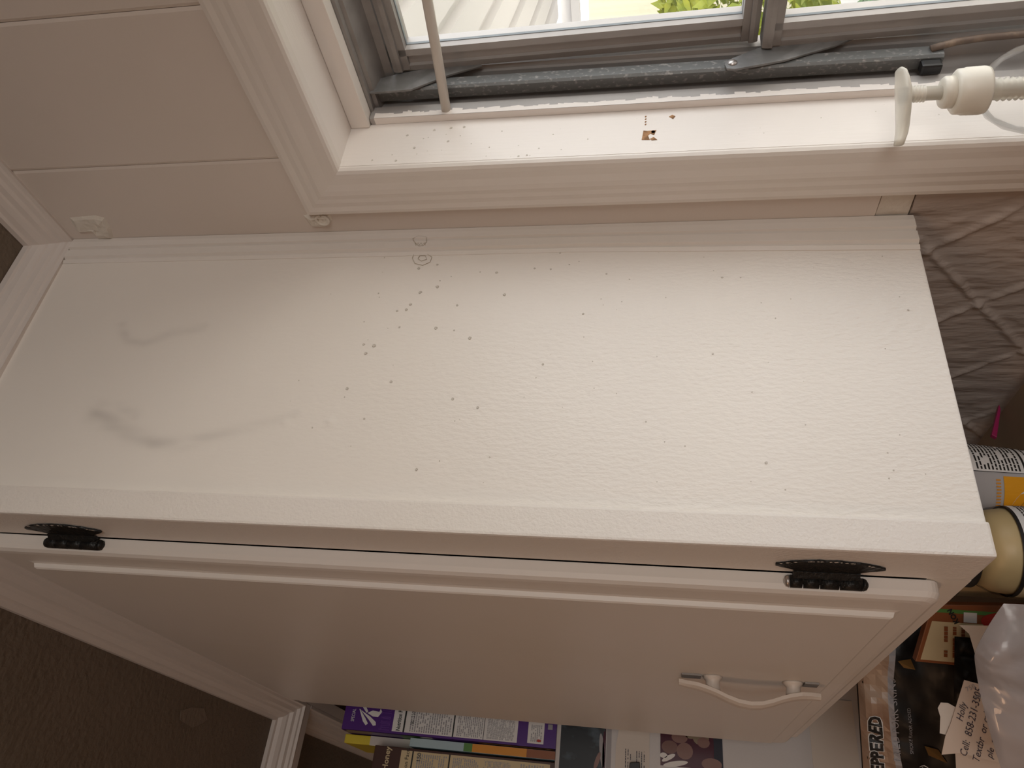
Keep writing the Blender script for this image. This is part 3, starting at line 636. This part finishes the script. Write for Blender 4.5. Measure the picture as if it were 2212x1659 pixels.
s = Sheet(); s.rect(0, 0, .0155, .085, 0); s.build('side_print', flat((-.9148, -.3795, .641), (0, 1, 0), (0, 0, 1)), ['paper'], t)

# ================================================================== THINGS UNDER THE CABINET
ZS = -.185
struct(box('trim_7', -.84, -.02, -.46, -.012, ZS - .02, ZS, 'shelf'))
# queso jars
def jar(name, label, cx, cy, a0, first=True):
    t = thing(name, label, 'jar', (cx, cy, ZS), 'dip jars under the cabinet'); r = .0425
    lathe('contents', cx, cy, [(r - .002, ZS + .004), (r - .002, ZS + .082), (r - .004, ZS + .094), (r - .010, ZS + .104)], 'queso', t)
    lathe('glass', cx, cy, [(r - .006, ZS + .0006), (r, ZS + .005), (r, ZS + .084), (r - .0015, ZS + .092), (r - .007, ZS + .103), (r - .0105, ZS + .108), (r - .0105, ZS + .118)], 'bottle', t)
    lathe('lid', cx, cy, [(r - .0075, ZS + .1115), (r - .0065, ZS + .113), (r - .0065, ZS + .1285), (r - .0085, ZS + .130), (.001, ZS + .130)], 'black', t)
    mf = cyl(cx, cy, r, r, 0, 1, a0); s = Sheet(); z = ZS
    s.rect(-.125, z + .006, .125, z + .0780, 0, .0003, 48); s.rect(-.125, z + .0775, .125, z + .0815, 1, .0005, 48)
    if first:
        s.rect(.010, z + .010, .075, z + .0785, 2, .0006, 12); s.lines(.014, z + .012, .073, z + .074, 22, 1, .0009, fill=.5)
        # badge: dark diamond with a chequered red and yellow border
        o = [(-.031, .076), (-.013, .0765), (.008, .055), (.008, .036), (-.013, .014), (-.031, .014), (-.052, .036), (-.052, .055)]
        sc = lambda f, pts: [(-.022 + (x + .022) * f, z + .045 + (y - .045) * f) for x, y in pts]
        s.poly(sc(1.07, o), 6, .0008); s.poly(sc(1.0, o), 4, .0010); s.poly(sc(.90, o), 3, .0012)
        n = len(o)
        for e in range(n):
            a = Vector(sc(.97, o)[e]); b_ = Vector(sc(.97, o)[(e + 1) % n]); a2 = Vector(sc(.91, o)[e]); b2 = Vector(sc(.91, o)[(e + 1) % n])
            for k in range(8): s.poly([a.lerp(b_, k / 8), a.lerp(b_, (k + 1) / 8), a2.lerp(b2, (k + .5) / 8)], 5, .0014)
        s.text('ON THE', -.022, z + .058, .0105, 2, .0016, bold=.0003, align='CENTER'); s.text('BORDER', -.022, z + .0465, .0135, 2, .0016, bold=.0004, align='CENTER')
        s.ell(-.006, z + .0655, .0055, .0055, 2, .0016); s.ell(-.006, z + .0655, .0045, .0045, 6, .0018)
        for k in range(6): s.poly([(-.006, z + .0655), (-.006 + .0042 * math.cos(k * 1.05), z + .0655 + .0042 * math.sin(k * 1.05)), (-.006 + .0042 * math.cos(k * 1.05 + .7), z + .0655 + .0042 * math.sin(k * 1.05 + .7))], 7, .0020)
        s.poly([(.0125 - .008, z + .0655), (.0125 + .006, z + .0655), (.0125 + .006, z + .0725)][:0] or [(-.004, z + .0700), (.0055, z + .0700), (.0055, z + .0712), (-.004, z + .0712)], 1, .0016)
        s.text('SERVE', .0005, z + .0665, .0036, 1, .0016); s.text('HOT or COLD', -.0035, z + .0615, .0042, 1, .0016)
    s.build('label', mf, ['creamp', 'black', 'whitep', 'navy', 'red', 'yellow', 'green', 'green'], t)
    if not first:
        s = Sheet(); s.text('BORDER', -.022, 0, .012, 0, .0006, bold=.0003, align='CENTER'); s.build('lid_lettering', cyl(cx, cy, r - .0065, r - .0065, ZS + .115, ZS + .13, a0), ['whitep'], t)
    return t
jar('dip_jar', 'cheese dip jar with a dark diamond badge, right under the cabinet corner', -.2223, -.2266, math.radians(-21.4) - .02)
jar('dip_jar', 'second dip jar with lettering round its black lid, behind the front jar', -.360, -.1830, math.radians(-21), False)
# noodle cup
cx, cy = -.2593, -.1417
t = thing('noodle_cup', 'white and orange instant noodle cup standing against the wall', 'noodle cup', (cx, cy, ZS))
r0, r1 = .036, .0475
lathe('cup', cx, cy, [(r0 - .001, ZS + .0005), (r0, ZS + .003), (r1, ZS + .106), (r1 + .0025, ZS + .1065), (r1 + .003, ZS + .110), (r1 - .001, ZS + .1105)], 'cupwhite', t)
lathe('foil_lid', cx, cy, [(r1 + .003, ZS + .1106), (r1 + .003, ZS + .1114), (.001, ZS + .1116)], 'whitep', t)
rm = .042
def cupmap(x, y, h):
    r = r0 + (r1 - r0) * y / .106; a = math.radians(-27) + x / .042
    return Vector((cx + (r + h) * math.cos(a), cy + (r + h) * math.sin(a), ZS + y))
s = Sheet()
s.rect(-.032, .004, .012, .066, 1, .0005, 12)
for k in range(13): s.rect(-.030 + k * .0031, .069, -.0285 + k * .0031, .0735, 2, .0006)
s.rect(.016, .004, .070, .095, 0, .0005, 12); s.lines(.018, .048, .066, .092, 12, 3, .0009, fill=.45); s.rect(.016, .0425, .068, .0445, 3, .0010, 8); s.lines(.018, .006, .066, .040, 10, 3, .0009, fill=.45); s.rect(.0155, .004, .0160, .095, 3, .0009)
s.ell(-.028, .034, .030, .026, 0, .0007, 28); s.ell(-.029, .032, .024, .020, 4, .0009, 24)
s.rect(-.046, .078, -.022, .092, 3, .0007, 6); s.rect(-.042, .081, -.029, .089, 5, .0009, 4); s.rect(-.024, .083, -.0215, .085, 0, .0012)
s.text('~', -.040, .0665, .012, 3, .0008, bold=.0006); s.text('-', -.034, .0665, .012, 3, .0008, bold=.0008)
s.build('cup_print', cupmap, ['whitep', 'cuporange', 'orange', 'black', 'noodle', 'noodle'], t)
# printed food carton behind
mf = leaning((-.3760, -.3020, -.1830), 57, 2, 0); t = thing('food_carton', 'printed food carton with red fruit and cream text panel, behind the jars', 'box', mf(.05, 0, -.015))
mk('carton', [mf(x, y, h) for h in (0, -.012) for x, y in ((0.0, 0), (.072, 0), (.066, .110), (0.002, .126))], BF, 'rustc', t, bevel=.001)
s = Sheet(); s.poly([(.004, .046), (.048, .046), (.048, .110), (.005, .121)], 0)
for k in range(6): s.lines(.010, .052 + k * .0085, .044, .056 + k * .0085, 1, 1, .0014, fill=.9)
s.rect(.058, .03, .062, .108, 2); s.ell(.052, .040, .010, .022, 3, .0008); s.ell(.036, .020, .020, .016, 2, .0009, rot=.4); s.poly([(.03, .008), (.066, .016), (.05, .036)], 2, .0010)
s.text('KON', .0485, .083, .0075, 4, .0012, bold=.0003, rot=.5); s.rect(.049, .066, .060, .079, 5, .0010)
s.build('carton_print', mf, ['creamp', 'rustc', 'green', 'red', 'black', 'whitep'], t)

def pillow(name, mapf, w_, h_, th, mt, parent, nx=26, ny=26, seed=0, amp=.0035, fr_=30, shape=None):
    V = []; F = []
    for side in (1, -1):
        k0 = len(V)
        for j in range(ny + 1):
            for i in range(nx + 1):
                u, v = i / nx, j / ny; e = (1 - abs(2 * u - 1) ** 3) * (1 - abs(2 * v - 1) ** 4)
                x, y = (u * w_, v * h_) if not shape else shape(u, v)
                p = Vector((x * fr_, y * fr_, seed)); q = abs(noise.noise(p)) + .6 * abs(noise.noise(p * 2.3)) 
                hh = th * max(e, 0) ** .6 + amp * (q * 2 - .6) * min(1, e * 3 + .15)
                V.append(mapf(x, y, hh if side == 1 else -.25 * th * max(e, 0) ** .6 - .0004))
        for j in range(ny):
            for i in range(nx):
                a = k0 + j * (nx + 1) + i; f = (a, a + 1, a + nx + 2, a + nx + 1); F.append(f if side == 1 else f[::-1])
    return mk(name, V, F, mt, parent, smooth=True)
# bag of pork skins: black film, beige printed band along its top
mf = leaning((-.512, -.4100, -.1845), 57, 9, 4)
t = thing('snack_bag', 'glossy black snack bag with a beige printed band along its top', 'bag', mf(.09, 0, 0))
pillow('film', mf, .20, .162, .022, 'bagblack', t, seed=2, amp=.006, fr_=22)
def bagmap(x, y, h):
    u, v = min(1, max(0, x / .20)), min(1, max(0, y / .162)); e = (1 - abs(2 * u - 1) ** 3) * (1 - abs(2 * v - 1) ** 4)
    p = Vector((x * 22, y * 22, 2)); q = abs(noise.noise(p)) + .6 * abs(noise.noise(p * 2.3))
    return mf(x, y, .022 * max(e, 0) ** .6 + .006 * (q * 2 - .6) * min(1, e * 3 + .15) + h)
s = Sheet(); N = 30
for i in range(N):
    for j in range(6):
        xa, xb = .004 + .192 * i / N, .004 + .192 * (i + 1) / N
        lo_ = lambda x: .115 + .010 * math.sin(x * 16)
        g = lambda x, jj: lo_(x) + (.161 - lo_(x)) * jj / 6
        s.poly([(xa, g(xa, j)), (xb, g(xb, j)), (xb, g(xb, j + 1)), (xa, g(xa, j + 1))], 0 if j > 0 else 1, .0012)
s.build('printed_band', bagmap, ['bagbeige', 'greyp'], t); s = Sheet()
s.text('PEPPERED', .012, .1395, .019, 3, .0020, bold=.0017, sx=.95); s.text('PEPPERED', .012, .1395, .019, 2, .0026, bold=.0009, sx=.95)
s.text('FRIED PORK SKINS', .040, .1215, .0105, 4, .0020, sx=1.1); s.text('SMOKE FLAVOR ADDED', .052, .108, .0048, 4, .0016); s.text('(3g)', .018, .094, .012, 3, .0016, shear=.3)
s.build('lettering', bagmap, ['bagbeige', 'greyp', 'black', 'whitep', 'greyp'], t)
for P in ([(.045, .074), (.058, .082), (.062, .096), (.050, .092)], [(.085, .060), (.092, .064), (.096, .074), (.086, .070)], [(.148, .100), (.160, .104), (.158, .118), (.150, .112)]):
    s = Sheet(); s.poly(P, 0, .0016); s.build('gold_flame_mark', bagmap, ['gold'], t)
# black bin liner slumped behind the snack bag's corner
mf = leaning((-.362, -.345, -.1830), 57, 6); t = pillow('black_bag', mf, .070, .098, .014, 'bagblack', None, seed=9, amp=.012, fr_=26)
tag(t, 'crumpled black plastic bag behind the handwritten note', 'bag')
# papers
def sheetpoly(name, label, pts, mf, mt, cat, curl=0, th=.0004):
    V = [mf(x, y, h + curl * x) for h in (0, th) for x, y in pts]; n = len(pts)
    o = mk(name, V, [tuple(range(n)), tuple(range(2 * n - 1, n - 1, -1))] + [(i, (i + 1) % n, (i + 1) % n + n, i + n) for i in range(n)], mt)
    return tag(o, label, cat) if label else o
# handwritten note: text runs up the photo
mf = leaning((-.3215, -.3990, -.0650), 57.5, 8, -11)
nt_ = sheetpoly('handwritten_note', 'torn cream paper note with black handwriting tucked before the black bag', [(-.003, .016), (.004, .0015), (.008, -.048), (.035, -.052), (.075, -.050), (.074, .012), (.030, .0145), (.015, .0165)], mf, 'note', 'note')
s = Sheet()
s.text('Holly', .034, .0055, .0085, 0, .0010, shear=.35); s.text('Cell:  858-231-3505', .002, -.0045, .0092, 0, .0010, shear=.25, sx=.92); s.text('Textbr  or call please', .000, -.0155, .0088, 0, .0010, shear=.35, sx=.98)
s.text('ple  cov,  th than', .008, -.0250, .0080, 0, .0010, shear=.35); s.text('983 205', .058, -.0005, .006, 1, .0010, rot=-.9, shear=.2); s.text('750', .064, .0075, .006, 1, .0010, rot=-.8)
s.build('handwriting', mf, ['ink', 'greyp'], nt_)
mf = leaning((-.3440, -.4060, -.0850), 57.5, 12, 10)
sheetpoly('paper_card', 'blank cream paper sticking out below the handwritten note', [(-.02, .020), (.045, .012), (.050, -.050), (-.030, -.050)], mf, 'note', 'paper')
mf = leaning((-.3150, -.3810, -.0560), 57.5, 8, -5)
sheetpoly('torn_tag', 'small rounded white paper scrap above the handwritten note', [(0, 0), (.028, -.004), (.031, .004), (.030, .010), (.024, .012), (.016, .009), (.0, .008)], mf, 'paper', 'paper')
mf = leaning((-.2960, -.3120, -.0830), 57.5, 10, -10)
t = sheetpoly('printed_card', 'white card with a red mark and a letter, beside the plastic bag', [(-.010, -.010), (.024, .006), (.030, .016), (.040, -.020), (-.005, -.040)], mf, 'paper', 'card')
s = Sheet(); s.text('R', .002, -.018, .012, 0, .0009, bold=.0003, shear=.3); s.poly([(.019, -.010), (.024, -.017), (.020, -.020), (.026, -.023), (.012, -.022)], 1, .0009)
s.build('print', mf, ['black', 'red'], t)
# translucent plastic bag in front
PB = [((2150, 1300)), ]
mf = leaning((-.2300, -.4230, -.1840), 57.5, 3)
def pshape(u, v):
    top = .140 - .022 * (max(0, .68 - u) / .68) ** 1.4 - .022 * (max(0, u - .68) / .32) ** 1.3
    return (.146 * u * (1 - .02 * v), v * top)
t = pillow('plastic_bag', mf, .15, .16, .012, 'film', None, seed=5, amp=.0055, fr_=15, nx=40, ny=40, shape=pshape)
tag(t, 'milky translucent plastic bag nearest under the cabinet', 'plastic bag')
# magenta clip on the wall sheet
t = thing('wall_clip', 'small magenta clip on the dark wall sheet above the noodle cup', 'clip', (-.318, -.030, -.190))
mk('jaw', [(-.324, -.012, -.182), (-.316, -.012, -.182), (-.316, -.004, -.182), (-.324, -.004, -.182), (-.323, -.05, -.170), (-.317, -.05, -.170), (-.317, -.046, -.165), (-.323, -.046, -.165)], BF, 'pink', t, bevel=.001)

# ================================================================== SOAP BOTTLE on the window stool
bx_, by_ = .1335, -.002
t = thing('soap_bottle', 'clear empty pump soap bottle with cream cap standing on the window sill', 'soap bottle', (bx_, by_, WZ0))
lathe('bottle', bx_, by_, [(.010, WZ0 + .003), (.029, WZ0 + .0015), (.0340, WZ0 + .006), (.0355, WZ0 + .05), (.0352, WZ0 + .095), (.0335, WZ0 + .118), (.0290, WZ0 + .134), (.0215, WZ0 + .146), (.0165, WZ0 + .150), (.0150, WZ0 + .151), (.0150, WZ0 + .156)], 'bottle', t, n=56, caps=False)
ZK = WZ0 + .1512
R = []; n = 96
for z, rr, rib in ((ZK, .0168, 0), (ZK + .002, .0172, 0), (ZK + .0035, .0170, 1), (ZK + .0150, .0168, 1), (ZK + .0165, .0166, 0), (ZK + .0205, .0164, 0), (ZK + .0225, .0140, 0)):
    R.append([(bx_ + (rr + (.0004 if rib and k % 2 else 0)) * math.cos(2 * math.pi * k / n), by_ + (rr + (.0004 if rib and k % 2 else 0)) * math.sin(2 * math.pi * k / n), z) for k in range(n)])
sweep('cap', R, 'cap', t, smooth=True)
lathe('collar', bx_, by_, [(.0118, ZK + .0226), (.0118, ZK + .0285), (.0105, ZK + .0305), (.0060, ZK + .0307)], 'cap', t)
prof = [(.0052, ZK + .0308), (.0052, ZK + .0420)]
for k in range(5): prof += [(.0062, ZK + .0423 + k * .0022), (.0062, ZK + .0430 + k * .0022), (.0053, ZK + .0434 + k * .0022), (.0053, ZK + .0444 + k * .0022)]
prof += [(.0070, ZK + .0540)]
lathe('stem', bx_, by_, prof, 'pump', t, n=28)
# pump head: rounded thumb plate drawn out into a nozzle
fd = Vector((-.50, -.866, 0)); sd_ = Vector((.866, -.50, 0)); zt = ZK + .0542; R = []
for s_, wd, hh, dz in ((-.0200, .0015, .0008, .0035), (-.0190, .0070, .0022, .0030), (-.0150, .0120, .0026, .0016), (-.0080, .0150, .0034, .0008), (0, .0155, .0040, .0), (.0080, .0140, .0044, .0), (.0150, .0105, .0048, .0002), (.0230, .0070, .0048, .0006), (.0300, .0050, .0045, .0014), (.0350, .0044, .0040, .0026), (.0385, .0040, .0036, .0034)):
    c = Vector((bx_, by_, zt + dz + .003)) + fd * s_
    R.append([c + sd_ * wd * math.cos(a) + Vector((0, 0, 1)) * hh * math.sin(a) for a in [2 * math.pi * k / 20 for k in range(20)]])
sweep('pump_head', R, 'pump', t, smooth=True)
lathe('dip_tube', bx_ + .001, by_, [(.0024, WZ0 + .008), (.0024, WZ0 + .150)], 'pump', t, n=14)
prof = [(.0075, ZK - .001), (.0075, ZK - .008)]
for k in range(7): prof += [(.0085, ZK - .009 - k * .0042), (.0068, ZK - .0112 - k * .0042)]
prof += [(.006, ZK - .042)]
lathe('pump_spring_housing', bx_, by_, prof, 'pump', t, n=28)
s = Sheet(); s.text('06.08 SP', -.010, .004, .0042, 0, .0004, rot=-.15); s.text('088594 0', -.012, -.002, .0042, 0, .0004, rot=-.15)
s.build('batch_code', lambda x, y, h: Vector((bx_ + (.0315 + h - y * .4) * math.cos(-.50 + x / .031), by_ + (.0315 + h - y * .4) * math.sin(-.50 + x / .031), WZ0 + .129 + y)), ['greyp'], t)

# ================================================================== OUTSIDE
struct(box('floor_yard', -14, 12, .32, 16, -1.60, -1.55, 'ground'))
# ribbed patio roof
pr_ = thing('patio_roof', 'white ribbed patio roof seen through the upper pane', 'roof', (-2.5, 4, 1.1))
du = Vector((-.27, .963, 0)).normalized(); dv = Vector((du.y, -du.x, 0)); o0 = Vector((-.3, .9, 1.10))
for k in range(17):
    a = o0 - dv * (.25 * k - .25); sec = [(0, 0), (.17, 0), (.185, .035), (.235, .035), (.25, 0), (.25, .05), (0, .05)]
    sweep('roof_rib', [[a + dv * u + Vector((0, 0, h)) for u, h in sec], [a + du * 6.0 + dv * u + Vector((0, 0, h)) for u, h in sec]], 'roofw', pr_)
# cream fluted fence wall with white post and cap
sw = thing('fluted_wall', 'cream fluted siding wall across the yard', 'wall', (-5, 7.3, -1.55))
P = []; c0 = Vector((-11, 6.2, 0)); cd = Vector((.93, .37, 0)).normalized(); cn = Vector((cd.y, -cd.x, 0)); sec = []
k = 0
while k * .04 < 16:
    sec.append(c0 + cd * (k * .08) + cn * (.02 if k % 2 else 0)); sec.append(c0 + cd * (k * .08 + .04) + cn * (.02 if k % 2 else 0)); k += 1
V = [Vector((p.x, p.y, z)) for z in (-1.55, 1.02) for p in sec]; n = len(sec)
mk('siding', V, [(i, i + 1, i + 1 + n, i + n) for i in range(n - 1)], 'siding', sw)
# fascia beam along the end of the patio roof
a = Vector((-6.2, 5.6, 0)); b_ = Vector((-1.0, 7.0, 0)); nn = Vector((.25, -.97, 0))
R = [[p + nn * q + Vector((0, 0, h)) for q, h in ((0, .90), (.08, .90), (.08, .98), (.03, .98), (.03, 1.08), (0, 1.08))] for p in (a, b_)]
sweep('fascia_beam', R, 'roofw', sw)
def shrub(name, label, c, rad, n, mt, seed, size):
    random.seed(seed); V = []; F = []
    for _ in range(n):
        d = Vector((random.gauss(0, 1), random.gauss(0, 1), random.gauss(0, 1))).normalized(); rr = random.uniform(.55, 1.0) ** .5
        p = Vector((c[0] + d.x * rad[0] * rr, c[1] + d.y * rad[1] * rr, c[2] + d.z * rad[2] * rr))
        a = Vector((random.gauss(0, 1), random.gauss(0, 1), random.gauss(0, 1))).normalized(); b2 = a.orthogonal().normalized(); s_ = size * random.uniform(.6, 1.3); k = len(V)
        V += [p - a * s_, p + b2 * s_ * .4, p + a * s_, p - b2 * s_ * .4]; F.append((k, k + 1, k + 2, k + 3))
    t = thing(name, label, 'shrub', (c[0], c[1], -1.55), 'shrubs in the yard'); o = mk('foliage', V, F, mt, t); o['kind'] = 'stuff'
    tube('stem', [(c[0], c[1], -1.55), (c[0] + .03, c[1], c[2])], [.04, .015], 'rustc', t, n=8)
shrub('leafy_shrub', 'bright yellow green shrub seen through the lower part of the upper pane', (-1.55, 2.9, -.20), (.75, .55, .40), 3800, 'leaf', 1, .045)
shrub('leafy_shrub', 'pale grey green shrub low outside the lower pane', (-.75, 1.9, -.95), (.8, .5, .55), 3800, 'leafd', 2, .040)
shrub('leafy_shrub', 'yellow green shrub close outside, at the bottom of the lower pane', (-.25, 1.15, -.62), (.45, .25, .30), 2500, 'leaf', 3, .030)
